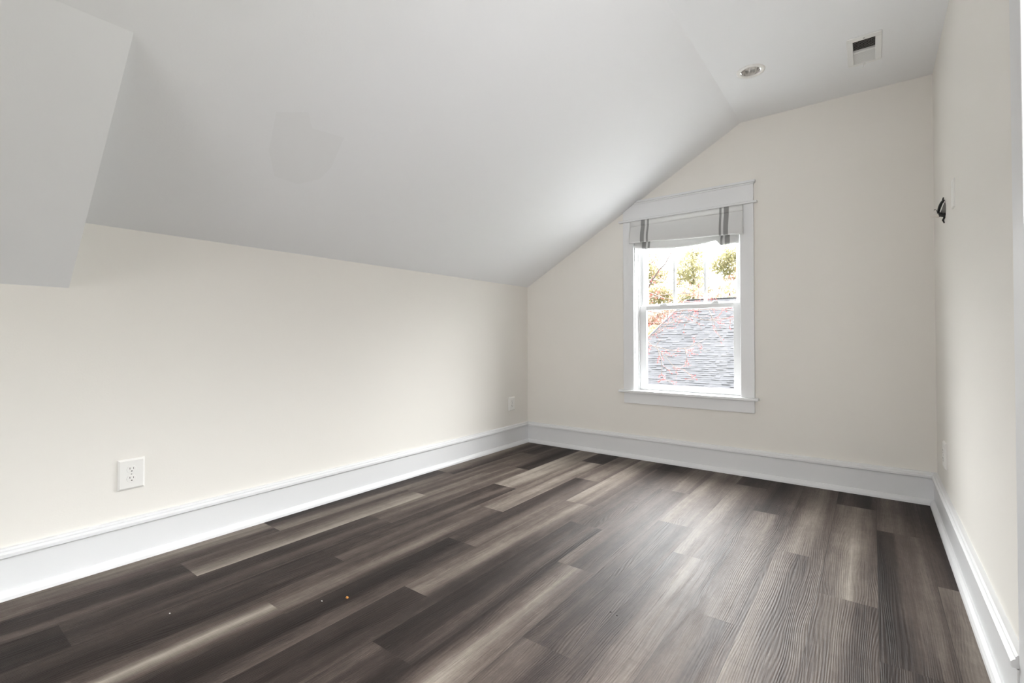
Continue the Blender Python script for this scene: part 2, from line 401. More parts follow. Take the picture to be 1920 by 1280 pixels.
# ------------------------------------------------------------------ baseboards with cap and shoe moulding
PROF = [(0, 0), (.036, 0), (.035, .012), (.030, .022), (.022, .030), (.016, .031), (.016, .1475), (.011, .1478), (.011, .150), (.025, .150), (.027, .153),
        (.027, .164), (.022, .169), (.0185, .171), (.0185, .176), (.014, .182), (0, .183)]
def baseboard(name, a, c, n):
    """a, c: wall points (x, y); n: direction into the room; ends mitred at 45 degrees where m0 / m1 are set"""
    b = MB(); d = Vector((c[0]-a[0], c[1]-a[1])).normalized(); n = Vector(n)
    def P(p, q, s): return (p[0]+n.x*q[0]+d.x*q[0]*s, p[1]+n.y*q[0]+d.y*q[0]*s, q[1])
    L0 = [P(a, q, a[2]) for q in PROF]; L1 = [P(c, q, -c[2]) for q in PROF]
    k = len(PROF)
    b.v += L0 + L1
    for i in range(k):
        j = (i+1) % k; b.f.append((i, j, k+j, k+i)); b.m.append(0); b.sm.append(False)
    b.f.append(tuple(range(k))[::-1]); b.f.append(tuple(range(k, 2*k))); b.m += [0, 0]; b.sm += [False, False]
    return struct(b.build(name, M_trim))
CY0, CY1 = -2.965, -1.945                 # door casing outer edges
baseboard('baseboard_left', (0, YF, 1), (0, 0, 1), (1, 0))
baseboard('baseboard_back', (0, 0, 1), (W, 0, 1), (0, -1))
baseboard('baseboard_right', (W, CY1, 0), (W, 0, 1), (-1, 0))
baseboard('baseboard_right', (W, YF, 1), (W, CY0, 0), (-1, 0))
baseboard('baseboard_front', (0, YF, 1), (W, YF, 1), (0, 1))

# door and its casing on the right wall (its edge shows at the right of the picture)
b = MB(); b.box(W-.013, W, DY1-.005, CY1, 0, DZ+.12); b.box(W-.013, W, CY0, DY0+.005, 0, DZ+.12); b.box(W-.013, W, DY0+.005, DY1-.005, DZ-.005, DZ+.12)
struct(b.build('trim_1', M_trim, bevel=.003))
d = MB(); y0, y1 = DY0+.003, DY1-.003
d.box(W+.05, W+.09, y0, y0+.09, .01, DZ-.003); d.box(W+.05, W+.09, y1-.09, y1, .01, DZ-.003)
d.box(W+.05, W+.09, y0+.09, y1-.09, .01, .20); d.box(W+.05, W+.09, y0+.09, y1-.09, DZ-.12, DZ-.003)
dr = struct(d.build('door_1', M_trim, bevel=.003))
d = MB(); d.box(W+.068, W+.072, y0+.085, y1-.085, .195, DZ-.115); d.build('glass_pane', M_glass, dr)  # glazing added to the unseen door leaf as an opening for fill light
k = MB(); k.lathe([(0, -.055), (.018, -.054), (.026, -.045), (.024, -.034), (.010, -.028), (.010, -.008), (.026, -.006), (.026, 0)], (W+.05, DY0+.05, .95), 20, 'x'); k.build('knob', M_screw, dr)

# ------------------------------------------------------------------ the window
win = empty('window_1', (0, 0, 0)); struct(win)
def slope_clip(poly):
    """cut an x,z polygon along the sloped ceiling"""
    out = []
    f = lambda p: (H1 + SL*p[0] - .004) - p[1]
    for i, p in enumerate(poly):
        q = poly[(i+1) % len(poly)]; a, c = f(p), f(q)
        if a >= 0: out.append(p)
        if a*c < 0:
            t = a/(a-c); out.append((p[0]+t*(q[0]-p[0]), p[1]+t*(q[1]-p[1])))
    return out
CX0, CX1, IX0, IX1 = .952, 1.8975, 1.038, 1.812
b = MB(); b.box(CX0, IX0, -.020, 0, .535, 1.862); b.build('side_casing', M_trim, win, bevel=.0015)
b = MB(); b.box(IX1, CX1, -.020, 0, .535, 1.862); b.build('side_casing', M_trim, win, bevel=.0015)
b = MB()
b.prism(slope_clip([(CX0, 1.878), (CX1, 1.878), (CX1, 2.000), (CX0, 2.000)]), 1, -.022, 0)
b.prism(slope_clip([(CX0-.006, 1.994), (CX1+.005, 1.994), (CX1+.005, 2.004), (CX0-.006, 2.004)]), 1, -.028, 0)
b.prism(slope_clip([(CX0-.012, 2.004), (CX1+.012, 2.004), (CX1+.014, 2.019), (CX0-.014, 2.019)]), 1, -.036, 0)
b.build('head_casing', M_trim, win, bevel=.001)
b = MB(); b.box(.917, 1.9215, -.034, 0, 1.862, 1.878); b.build('head_bead', M_trim, win, bevel=.005, seg=3)
b = MB(); b.box(.9165, 1.923, -.046, .0, .515, .535); b.box(IX0-.006, IX1+.006, -.001, .105, .515, .535); b.build('stool', M_trim, win, bevel=.005, seg=3)
b = MB(); b.box(.954, 1.896, -.019, 0, .431, .515); b.build('apron', M_trim, win, bevel=.0015)
# jamb liner with two sash tracks
JX0, JX1, JB, JT = 1.044, 1.806, .530, 1.850
b = MB()
b.box(OX0, JX0, 0, .20, JB, OZ1); b.box(JX1, OX1, 0, .20, JB, OZ1); b.box(OX0, OX1, 0, .20, JT, OZ1); b.box(OX0, OX1, .10, .22, .505, JB)
for x0, x1 in ((JX0, JX0+.008), (JX1-.008, JX1)):
    b.box(x0, x1, .062, .072, JB, JT); b.box(x0, x1, .112, .119, JB, JT); b.box(x0, x1, .160, .172, JB, JT)
b.build('jamb', M_vinyl, win, bevel=.001)
def sash(name, x0, x1, y0, y1, z0, z1, st, zb, zt, mull=()):
    b = MB()
    b.box(x0, x0+st, y0, y1, z0, z1); b.box(x1-st, x1, y0, y1, z0, z1)
    b.box(x0+st, x1-st, y0, y1, z0, zb); b.box(x0+st, x1-st, y0, y1, zt, z1)
    o = b.build(name, M_vinyl, win, bevel=.0025)
    g = MB(); ym = (y0+y1)/2; g.box(x0+st-.004, x1-st+.004, ym-.002, ym+.002, zb-.004, zt+.004); g.build('glass_pane', M_glass, o)
    for xm in mull:
        q = MB(); q.box(xm-.0095, xm+.0095, ym-.012, ym+.012, zb, zt); q.build('muntin', M_vinyl, o, bevel=.002)
    return o
lo = sash('lower_sash', JX0+.004, JX1-.004, .076, .108, .536, 1.198, .055, .575, 1.165)
b = MB(); b.box(1.30, 1.50, .066, .077, .548, .556); b.build('sash_lift', M_vinyl, lo, bevel=.002)
for xl in (1.24, 1.62):
    b = MB(); b.box(xl-.028, xl+.028, .082, .104, 1.198, 1.208); b.box(xl-.012, xl+.022, .080, .092, 1.208, 1.214); b.build('sash_lock', M_vinyl, lo, bevel=.002)
sash('upper_sash', JX0+.004, JX1-.004, .124, .156, 1.170, 1.846, .045, 1.212, 1.80, (1.3095, 1.540))

# unseen window added behind the camera for fill light
w2 = empty('added_window', (0, 0, 0)); struct(w2)
b = MB(); x0, x1, z0, z1 = W2
for q in ((x0, x0+.05, z0, z1), (x1-.05, x1, z0, z1), (x0, x1, z0, z0+.05), (x0, x1, z1-.05, z1), ((x0+x1)/2-.03, (x0+x1)/2+.03, z0, z1)):
    b.box(q[0], q[1], YF-.12, YF-.06, q[2], q[3])
b.build('frame', M_vinyl, w2)
b = MB(); b.box(x0+.01, x1-.01, YF-.092, YF-.088, z0+.01, z1-.01); b.build('glass_pane', M_glass, w2)
b = MB()
for q in ((x0-.09, x0, z0-.02, z1), (x1, x1+.09, z0-.02, z1)): b.box(q[0], q[1], YF, YF+.02, q[2], q[3])
b.box(x0-.1, x1+.1, YF, YF+.05, z0-.04, z0-.02)
b.build('casing', M_trim, w2)

# ------------------------------------------------------------------ roman shade
def shade():
    root = empty('roman_shade', (1.425, -.03, 1.862), 'white linen roman shade with grey stripes, pulled up at the top of the window', 'window shade')
    def local(o): o.location = (-1.425, .03, -1.862); return o
    X0, X1 = 1.0185, 1.8375
    hb = MB(); hb.box(X0+.003, X1-.003, -.031, -.021, 1.845, 1.8605); local(hb.build('mounting_board', M_trim, root))
    def sheet(name, fn, nu=90, label=None, x0=X0, x1=X1):
        V = []; F = []; uv = []; prof_n = None
        for i in range(nu+1):
            u = i/nu; x = x0 + (x1-x0)*u; pr = fn(u, x); prof_n = len(pr)
            for p in pr:
                V.append((p[2] if len(p) > 2 else x, p[0], p[1])); uv.append((x, p[1]))
        for i in range(nu):
            for j in range(prof_n-1):
                a = i*prof_n+j; F.append((a, a+1, a+prof_n+1, a+prof_n))
        me = bpy.data.meshes.new(name); me.from_pydata(V, [], F)
        l = me.uv_layers.new(name='cloth')
        for lp in me.loops: l.data[lp.index].uv = uv[lp.vertex_index]
        me.polygons.foreach_set('use_smooth', [True]*len(me.polygons)); me.materials.append(M_cloth); me.update()
        o = bpy.data.objects.new(name, me); COL.objects.link(o); o.parent = root
        s = o.modifiers.new('thickness', 'SOLIDIFY'); s.thickness = .0012; s.offset = 0
        return local(o)
    def sm(t): t = max(0, min(1, t)); return t*t*(3-2*t)
    # upper flap: flat band from the head down to the first pocket
    def flap(u, x):
        return [(-.0345, 1.8605), (-.0355, 1.845), (-.037, 1.828), (-.0375, 1.820), (-.035, 1.817), (-.0325, 1.819)]
    sheet('top_band', flap)
    # main fold: leaves the pocket, bulges into the room, turns under
    def zlow(u): return 1.693 - .034*u**1.2 + .003*math.sin(9*u)
    def fold(u, x):
        zb = zlow(u); pr = []
        rip = .0025*math.sin(17*u+1) + .004*sm((u-.78)/.1)*math.sin(40*u)
        for k in range(13):
            t = k/12; z = 1.826 + (zb-1.826)*t
            y = -.0335 - .026*math.sin(min(1, t*1.05)*math.pi*.55)**1.3 + rip*t
            pr.append((y, z))
        yb = pr[-1][0]
        for a in range(1, 7):
            t = a/6*math.pi; pr.append((yb + .010*(1-math.cos(t)), zb - .007*math.sin(t)))
        for k in range(1, 6):
            t = k/5; pr.append((yb + .020 + .012*t, zb + .045*t))
        return pr
    sheet('front_fold', fold)
    # rear fold: hangs lower behind, sagging in the middle and crumpled at the right end
    def back(u, x):
        sag = .030*max(0, math.sin(math.pi*min(1, u/.90)))**.9
        zb = 1.662 - .010*u - sag - .040*sm((u-.80)/.05)
        pr = []; w = .006*sm((u-.74)/.1)
        for k in range(12):
            t = k/11; z = 1.80 + (zb-1.80)*t
            y = -.020 + .012*math.sin(t*5+u*7)*.35 + .016*math.sin(t*math.pi) + w*math.sin(t*17+u*25) + .004*math.sin(23*u)*t
            pr.append((y, z))
        yb = pr[-1][0]
        for a in range(1, 6):
            t = a/5*math.pi; pr.append((yb + .012*(1-math.cos(t)), zb - .008*math.sin(t)))
        for k in range(1, 5): pr.append((yb+.024+.004*k, zb+.02*k))
        return pr
    sheet('rear_fold', back, x0=1.0475, x1=1.803)
    def inner(u, x):
        zb = 1.652 - .010*math.sin(3*u); return [(.046, 1.84), (.048, 1.78), (.05, 1.72), (.052, zb+.01), (.054, zb)]
    sheet('hem_panel', inner, nu=12, x0=1.0475, x1=1.135)
    for xr in (1.12, 1.73):
        c = MB(); c.tube([(xr, .050, 1.845), (xr, .044, 1.75), (xr, .046, 1.655)], .0011, 6); local(c.build('lift_cord', M_white_wire, root))
shade()

# ------------------------------------------------------------------ outlets and plates
def outlet(name, loc, rz, label, w=.094, h=.128, t=.009, group='duplex wall outlets'):
    """built facing +x at the wall plane x = 0, then turned"""
    r = empty(name, loc, label, 'outlet', group, rz)
    b = MB()   # wrap plate: bevelled pyramid edge
    f = .007
    B0 = [(0, -w/2, -h/2), (0, w/2, -h/2), (0, w/2, h/2), (0, -w/2, h/2)]
    B1 = [(t*.45, y, z) for (_, y, z) in B0]
    B2 = [(t, math.copysign(w/2-f, y), math.copysign(h/2-f, z)) for (_, y, z) in B0]
    for A, C in ((B0, B1), (B1, B2)):
        for i in range(4):
            j = (i+1) % 4; b.face([A[i], A[j], C[j], C[i]])
    b.face(B2); b.face(B0[::-1])
    b.build('cover_plate', M_plastic, r, bevel=.0012)
    s = MB(); s.lathe([(0, .0012), (.0025, .001), (.003, 0)], (t, 0, 0), 12, 'x'); s.build('screw', M_screw, r)
    for zc in (.0195, -.0195):
        q = MB(); ps = []
        for k in range(28):
            a = 2*math.pi*k/28; y = .0172*math.cos(a); z = .0172*math.sin(a)
            ps.append((y, max(-.0142, min(.0142, z)) + zc))
        q.prism(ps, 0, t-.001, t+.0018)
        o = q.build('receptacle', M_plastic, r, bevel=.0005)
        s = MB()
        s.box(t+.0016, t+.0021, -.0072, -.0054, zc+.001, zc+.009); s.box(t+.0016, t+.0021, .0054, .0070, zc+.0015, zc+.0082)
        s.prism([(.0028*math.cos(a*math.pi/8), zc-.0072+(.0028*math.sin(a*math.pi/8) if a <= 8 else max(-.0012, .0028*math.sin(a*math.pi/8)))) for a in range(16)], 0, t+.0016, t+.0021)
        s.build('slots', M_slot, o)
    return r
outlet('wall_outlet', (0, -2.9415, .368), 0, 'white duplex outlet low on the left wall, nearest the camera')
outlet('wall_outlet', (0, -.248, .3705), 0, 'white duplex outlet low on the left wall, beside the back corner', .088, .118)
outlet('wall_outlet', (W, -.405, .360), math.pi, 'white duplex outlet low on the right wall above the baseboard', .10, .128)
# rocker switch plate above the wires
r = empty('switch_plate', (W, -.815, 1.562), 'slim white wall plate high on the right wall beside the bare wires', 'wall plate', None, math.pi)
b = MB(); w, h, t, f = .062, .122, .006, .004
B0 = [(0, -w/2, -h/2), (0, w/2, -h/2), (0, w/2, h/2), (0, -w/2, h/2)]; B1 = [(t*.4, y, z) for _, y, z in B0]; B2 = [(t, math.copysign(w/2-f, y), math.copysign(h/2-f, z)) for _, y, z in B0]
for A, C in ((B0, B1), (B1, B2)):
    for i in range(4): b.face([A[i], A[(i+1) % 4], C[(i+1) % 4], C[i]])
b.face(B2); b.face(B0[::-1]); b.build('cover_plate', M_plastic, r, bevel=.001)
for zc in (.049, -.049):
    s = MB(); s.lathe([(0, .001), (.0022, .0008), (.0028, 0)], (t, 0, zc), 12, 'x'); s.build('screw', M_plastic, r)

# ------------------------------------------------------------------ bare wires on a wall light bracket
r = empty('wall_light_bracket', (W, -.51, 1.555), 'black wall light bracket with bare wires and a pale wire nut', 'light fitting')
# local frame: -x points into the room
b = MB()
b.tube([(-.006, 0, .063), (-.0085, 0, .050), (-.004, 0, .036), (-.004, 0, -.036), (-.0085, 0, -.046), (-.004, 0, -.061)], [.0022, .0040, .0042, .0042, .0044, .0022], 8)
b.build('strap', M_bracket, r)
b = MB(); b.lathe([(0, -.021), (.012, -.0195), (.022, -.015), (.029, -.008), (.031, 0)], (0, 0, .003), 28, 'x'); b.build('box_cover', M_gray, r)
def arc(z0, z1, out, y=0., n=12, pw=1.0):
    pts = []
    for k in range(n+1):
        t = k/n; pts.append((-.003 - out*math.sin(t*math.pi*.5)**pw, y, z0 + (z1-z0)*(1-math.cos(t*math.pi*.5))))
    return pts
for y, o_, rr in ((-.012, .0245, .0042), (-.005, .022, .0042), (.005, .019, .004)):
    b = MB(); b.tube(arc(.046, -.026, o_, y), rr, 8); b.build('black_wire', M_black, r)
b = MB(); b.tube([(-.002, -.016, .040), (-.008, -.020, .028), (-.013, -.022, .012), (-.0205, -.020, -.010)], .0021, 8); b.build('white_wire', M_white_wire, r)
b = MB()
for y, z, rr in ((-.018, -.021, .0055), (-.008, -.025, .006), (.004, -.023, .0055), (-.013, -.017, .005)):
    b.tube([(-.001, y, z), (-.010, y, z-.002), (-.020, y-.001, z+.001), (-.0265, y-.002, z-.001)], rr, 8)
b.build('wire_bundle', M_black, r)
b = MB(); b.lathe([(0, -.057), (.0022, -.055), (.0075, -.036), (.0105, -.028), (.0105, -.024), (0, -.024)], (0, -.012, -.023), 16, 'x'); b.build('wire_nut', M_nut, r)
b = MB(); b.tube([(-.024, -.018, -.022), (-.030, -.020, -.008), (-.035, -.020, .004), (-.040, -.019, .006), (-.042, -.018, .002)], .0013, 6); b.build('bare_wire', M_bracket, r)

# ------------------------------------------------------------------ recessed ceiling light
r = empty('recessed_light', (LC[0], LC[1], H), 'round recessed ceiling light with a polished reflector and white trim ring', 'ceiling light')
b = MB(); b.lathe([(.0505, .004), (.050, -.003), (.053, -.0055), (.064, -.006), (.072, -.0035), (.073, 0)], (0, 0, 0), 48); b.build('trim_ring', M_plastic, r)
b = MB(); n = 12; prof = [(.0500, -.001), (.0485, .030), (.042, .060), (.030, .074), (0.001, .078)]
bb = len(b.v)
for (rr, h) in prof:
    for k in range(n):
        t = 2*math.pi*(k+.5)/n; b.v.append((rr*math.cos(t), rr*math.sin(t), h))
for i in range(len(prof)-1):
    for k in range(n):
        l = (k+1) % n; b.f.append((bb+i*n+k, bb+i*n+l, bb+(i+1)*n+l, bb+(i+1)*n+k)); b.m.append(0); b.sm.append(False)
b.build('reflector', M_chrome, r)
b = MB(); b.lathe([(0, .044), (.012, .045), (.019, .050), (.021, .058), (.016, .068), (.010, .076)], (0, 0, 0), 24); b.build('bulb', M_plastic, r)

# ------------------------------------------------------------------ ceiling register
r = empty('air_register', (2.516, -.520, H), 'white ceiling air register with a dark louvred half and a damper lever', 'vent')
def rl(o): o.location = (-2.516, .520, -H); return o
b = MB(); z0, z1 = H-.007, H
x0, x1, y0, y1 = 2.4435, 2.5885, -.676, -.3745
for q in ((x0, x1, y0, VY0), (x0, x1, VY1, y1), (x0, VX0, VY0, VY1), (VX1, x1, VY0, VY1)): b.box(q[0], q[1], q[2], q[3], z0, z1)
rl(b.build('frame', M_regis, r, bevel=.003))
b = MB()
for q in ((VX0-.002, VX0, VY0, VY1), (VX1, VX1+.002, VY0, VY1)): b.box(q[0], q[1], q[2], q[3], H, H+.12)
b.box(VX0, VX1, VY0-.002, VY0, H, H+.12); b.box(VX0, VX1, VY1, VY1+.002, H, H+.12); b.box(VX0, VX1, VY0, VY1, H+.12, H+.122)
rl(b.build('duct', M_dark, r))
ymid = -.520
for k in range(9):     # near half: blades lean away, the duct shows between them
    y = VY0 + .006 + k*(ymid-.026-VY0-.006)/8
    b = MB(); b.prism([(y, H-.003), (y+.0010, H-.003), (y+.0210, H+.007), (y+.0200, H+.007)], 0, VX0, VX1); rl(b.build('blade', M_regis, r))
for k in range(10):     # far half: blades lean the other way and show their faces
    y = ymid + .008 + k*(VY1-ymid-.010)/9.5
    b = MB(); b.prism([(y+.006, H-.003), (y+.0072, H-.003), (y-.0028, H+.012), (y-.0040, H+.012)], 0, VX0, VX1); rl(b.build('blade', M_regis, r))
b = MB(); b.box(VX0, VX1, ymid-.004, ymid+.004, H-.006, H-.002); rl(b.build('centre_bar', M_regis, r))
b = MB(); b.box(2.509, 2.521, VY1+.001, VY1+.006, H-.016, H); b.tube([(2.514, VY1+.004, H-.014), (2.510, VY1+.008, H-.026), (2.508, VY1+.010, H-.034)], [.0025, .0022, .0035], 8); rl(b.build('damper_lever', M_regis, r))
b = MB(); b.lathe([(0, -.0095), (.003, -.009), (.0045, -.007)], (2.516, -.658, H), 12); rl(b.build('screw', M_screw, r))

# ------------------------------------------------------------------ crumbs on the floor
def crumb(name, x, y, s, m, label, cat, seed):
    rnd = random.Random(seed); b = MB(); n = 7
    ps = [(x + s*math.cos(2*math.pi*k/n)*rnd.uniform(.5, 1.2), y + s*.7*math.sin(2*math.pi*k/n)*rnd.uniform(.5, 1.2)) for k in range(n)]
    b.prism(ps, 2, .0002, s*.5)
    o = b.build(name, m); return tag(o, label, cat)
M_orange = mat('dry_orange_leaf', (.42, .19, .05), .8, .2, bump=.1)
M_fleck = mat('pale_fleck', (.75, .73, .70), .7, .2, bump=.1)
M_speck = mat('dark_speck', (.01, .008, .007), .6, .2, bump=.1)
CRUMBS = []
crumb('leaf_scrap', 1.003, -2.561, .0075, M_orange, 'orange scrap of dry leaf on the dark floor plank', 'debris', 1)
crumb('plaster_fleck', .949, -2.628, .0035, M_fleck, 'white fleck on the dark plank beside the orange scrap', 'debris', 2)
crumb('plaster_fleck', .601, -2.985, .0035, M_fleck, 'white fleck on the floor nearest the left outlet', 'debris', 3)
crumb('dirt_speck', 1.809, -2.068, .0035, M_speck, 'larger black speck on the grey floor plank', 'debris', 4)
crumb('dirt_speck', 1.835, -2.075, .0028, M_speck, 'smaller black speck on the grey floor plank', 'debris', 5)

# ------------------------------------------------------------------ outside: lawn, neighbour's roof, trees
GZ = -3.9
b = MB(); b.face([(-80, .6, GZ), (60, .6, GZ), (60, 120, GZ), (-80, 120, GZ)]); g = b.build('ground', M_grass); struct(g)
# unseen slab added below the sill to bounce skylight onto the ceiling
b = MB(); b.prism([(.16, .34), (.16, .26), (3.0, .17), (3.0, .25)], 0, -2.2, 5.2)
M_bounce = mat('pale_bounce_surface', (.22, .22, .217), .6, .3, bump=.05, bscale=30)
struct(b.build('added_bounce_slab', M_bounce))
def house():
    r = empty('neighbour_house', (0, 17.3, GZ), 'neighbouring house with a light grey shingled hip roof outside the window', 'house')
    off = (0, -17.3, -GZ)
    RX0, RX1, RY, RZ, m = -3.83, 6.5, 17.3, 2.57, .96
    EZ = -2.7; run = (RZ-EZ)/m; EY0, EY1 = RY-run, RY+run; hip = .65; EX0 = RX0 - hip*run
    b = MB(); b.box(EX0+.4, RX1-.3, EY0+.4, EY1-.4, GZ, EZ+.05); b.build('walls', M_siding, r, loc=off)
    b = MB()
    A, B_, C, D = (EX0, EY0, EZ), (RX1, EY0, EZ), (RX1, EY1, EZ), (EX0, EY1, EZ); P, Q = (RX0, RY, RZ), (RX1, RY, RZ)
    b.face([A, B_, Q, P]); b.face([B_, C, Q]); b.face([C, D, P, Q]); b.face([D, A, P]); b.face([D, C, B_, A])
    b.build('roof', M_ridge, r, loc=off)
    # shingle courses on the slope that faces the window
    rnd = random.Random(21); V = []; F = []; tab = []
    ex = .098; L = math.hypot(run, RZ-EZ); n = int(L/ex); cy, sz = run/L, (RZ-EZ)/L
    for i in range(n):
        s0 = i*ex; y0 = EY0 + s0*cy; x = EX0 + hip*(y0-EY0); xl = x
        while x < RX1:
            w = rnd.choice((.10, .13, .16, .20, .25)); th = rnd.choice((.005, .006, .008, .013, .017)); c = rnd.random()*.5 + (.4 if th < .015 else .15)
            x1 = min(RX1, x+w)
            s1 = s0 + ex + .03
            a = len(V)
            for (xx, s, t) in ((x, s0, 0), (x1, s0, 0), (x1, s1, 0), (x, s1, 0), (x, s0, th), (x1, s0, th), (x1, s1, .002), (x, s1, .002)):
                xq = max(xx, EX0 + hip*s*cy)
                V.append((xq, EY0 + s*cy - t*sz, EZ + s*sz + t*cy)); tab.append(c)
            for q in ((4, 5, 6, 7), (0, 1, 5, 4), (1, 2, 6, 5), (3, 0, 4, 7)): F.append(tuple(a+k for k in q))
            x = x1
    me = bpy.data.meshes.new('shingles'); me.from_pydata(V, [], F)
    at = me.attributes.new('tab', 'FLOAT', 'POINT'); at.data.foreach_set('value', tab)
    me.materials.append(M_shingle); me.update()
    o = bpy.data.objects.new('shingles', me); COL.objects.link(o); o.parent = r; o.location = off; o['kind'] = 'stuff'
    b = MB(); b.tube([(RX0-.05, RY, RZ+.02), (RX1, RY, RZ+.02)], .02, 8); b.tube([(EX0, EY0, EZ+.02), (RX0, RY, RZ+.02)], .03, 8)
    b.build('ridge_cap', M_ridge, r, loc=off)
house()
BR = [[(-0.659, 4.5, 1.674), (-0.633, 4.56, 1.781), (-0.568, 4.62, 1.952), (-0.464, 4.68, 2.138), (-0.37, 4.74, 2.25), (-0.314, 4.8, 2.394), (-0.267, 4.86, 2.539), (-0.191, 4.92, 2.776)], [(-1.023, 5.34, 1.69), (-0.95, 5.4, 1.711), (-0.697, 5.46, 1.773), (-0.491, 5.52, 1.786), (-0.132, 5.58, 1.78), (0.044, 5.64, 1.824), (0.311, 5.7, 1.842), (0.678, 5.76, 1.91)], [(-0.878, 4.98, 1.879), (-0.789, 5.04, 1.798), (-0.569, 5.1, 1.701), (-0.372, 5.16, 1.645), (-0.122, 5.22, 1.598), (0.14, 5.28, 1.579)], [(-0.626, 4.62, 1.965), (-0.417, 4.68, 1.974), (-0.231, 4.74, 1.966), (-0.084, 4.8, 1.933)], [(-1.094, 5.46, 1.501), (-1.008, 5.52, 1.479), (-0.742, 5.58, 1.43), (-0.533, 5.64, 1.457), (-0.169, 5.7, 1.477), (0.247, 5.76, 1.484), (0.644, 5.82, 1.433)], [(-0.93, 5.1, 1.255), (-0.849, 5.16, 1.245), (-0.514, 5.22, 1.219), (-0.287, 5.28, 1.246), (0.028, 5.34, 1.211)], [(-0.788, 4.74, 0.913), (-0.711, 4.8, 0.961), (-0.535, 4.86, 1.076), (-0.41, 4.92, 1.172), (-0.257, 4.98, 1.304), (-0.144, 5.04, 1.36)], [(-1.145, 5.58, 0.878), (-1.037, 5.64, 0.825), (-0.683, 5.7, 0.722), (-0.578, 5.76, 0.701), (-0.36, 5.82, 0.754), (-0.226, 5.88, 0.796), (0.006, 5.94, 0.94)], [(-0.698, 5.22, 0.781), (-0.64, 5.28, 0.529), (-0.653, 5.34, 0.274), (-0.634, 5.4, 0.15)], [(-0.074, 4.86, 0.773), (-0.065, 4.92, 0.651), (-0.085, 4.98, 0.414)], [(-0.692, 4.5, 0.961), (-0.571, 4.56, 0.839), (-0.403, 4.62, 0.7), (-0.22, 4.68, 0.47), (-0.12, 4.74, 0.425), (0.014, 4.8, 0.316)], [(-1.019, 5.34, 2.438), (-0.934, 5.4, 2.542), (-0.775, 5.46, 2.668), (-0.609, 5.52, 2.73), (-0.505, 5.58, 2.85)], [(-0.572, 4.98, 2.182), (-0.694, 5.04, 2.368), (-0.767, 5.1, 2.463)], [(-0.731, 4.62, 2.509), (-0.587, 4.68, 2.54), (-0.483, 4.74, 2.565)], [(-0.097, 5.46, 1.769), (0.057, 5.52, 1.706), (0.247, 5.58, 1.68), (0.524, 5.64, 1.717), (0.67, 5.7, 1.646)], [(0.19, 5.1, 1.772), (0.397, 5.16, 1.922), (0.583, 5.22, 1.988), (0.757, 5.28, 1.98)], [(0.114, 4.74, 1.976), (0.227, 4.8, 1.746), (0.236, 4.86, 1.614)], [(-0.232, 5.58, 1.383), (0.041, 5.64, 1.278), (0.307, 5.7, 1.302), (0.637, 5.76, 1.266)], [(0.246, 5.22, 1.42), (0.319, 5.28, 1.213), (0.285, 5.34, 1.073)]]
CL = {'a': [(-8.38, 32.65, 6.27, 0.8), (-7.91, 33.0, 5.47, 0.6), (-8.8, 33.35, 5.57, 0.57), (-7.58, 32.83, 6.41, 0.51), (-8.22, 33.17, 7.12, 0.56), (-7.99, 32.65, 7.42, 0.36), (-8.96, 33.0, 6.04, 0.36), (-8.21, 33.35, 4.8, 0.36), (-7.58, 32.83, 7.32, 0.28), (-7.54, 33.17, 5.06, 0.32), (-9.1, 32.65, 5.12, 0.32), (-9.04, 33.0, 6.77, 0.24)], 'b': [(-6.6, 36.65, 7.63, 0.67), (-6.18, 37.0, 7.0, 0.68), (-7.25, 37.35, 7.07, 0.61), (-7.53, 36.83, 6.68, 0.47), (-6.09, 37.17, 7.86, 0.51), (-6.77, 36.65, 6.38, 0.42), (-5.68, 37.0, 6.03, 0.5), (-5.47, 37.35, 7.4, 0.67), (-6.5, 36.83, 5.74, 0.3)], 'c': [(-11.15, 32.65, 6.52, 0.58), (-10.95, 33.0, 5.79, 0.54), (-11.51, 33.35, 5.36, 0.51), (-10.34, 32.83, 5.85, 0.33), (-11.79, 33.17, 7.28, 0.43), (-11.89, 32.65, 6.17, 0.67), (-10.68, 33.0, 7.36, 0.29), (-10.32, 33.35, 5.07, 0.33)], 'd': [(-9.81, 28.65, 4.25, 0.52), (-9.18, 29.0, 4.24, 0.52), (-8.67, 29.35, 3.97, 0.48), (-9.61, 28.83, 3.62, 0.52), (-8.94, 29.18, 3.6, 0.44), (-8.18, 28.65, 3.6, 0.32)], 'e': [(-6.6, 25.65, 3.65, 0.45), (-6.14, 26.0, 3.46, 0.42), (-5.7, 26.35, 3.65, 0.32), (-6.34, 25.82, 3.2, 0.39), (-5.81, 26.18, 3.19, 0.32), (-6.79, 25.65, 3.27, 0.29), (-4.7, 26.0, 3.25, 0.41), (-5.09, 26.35, 3.13, 0.32), (-3.94, 25.82, 3.11, 0.37), (-4.45, 26.18, 3.0, 0.31), (-5.06, 25.65, 3.81, 0.25), (-3.46, 26.0, 3.25, 0.43), (-3.76, 26.35, 3.69, 0.28), (-4.16, 25.82, 3.77, 0.34), (-4.59, 26.18, 4.01, 0.22), (-5.97, 25.65, 3.9, 0.29), (-6.58, 26.0, 4.23, 0.26), (-4.04, 26.35, 4.18, 0.22), (-5.71, 25.82, 4.25, 0.19)], 'f': [(-8.23, 24.85, 2.31, 0.49), (-7.75, 25.2, 2.44, 0.42), (-8.39, 25.55, 1.88, 0.5), (-7.3, 25.02, 2.58, 0.29), (-8.63, 25.38, 2.14, 0.4), (-7.76, 24.85, 1.98, 0.36), (-7.03, 25.2, 2.77, 0.26)], 'g': [(-7.98, 23.85, 1.32, 0.38), (-7.76, 24.2, 1.54, 0.29), (-8.39, 24.55, 0.94, 0.39), (-7.86, 24.02, 1.1, 0.28), (-8.39, 24.38, 0.55, 0.32)]}
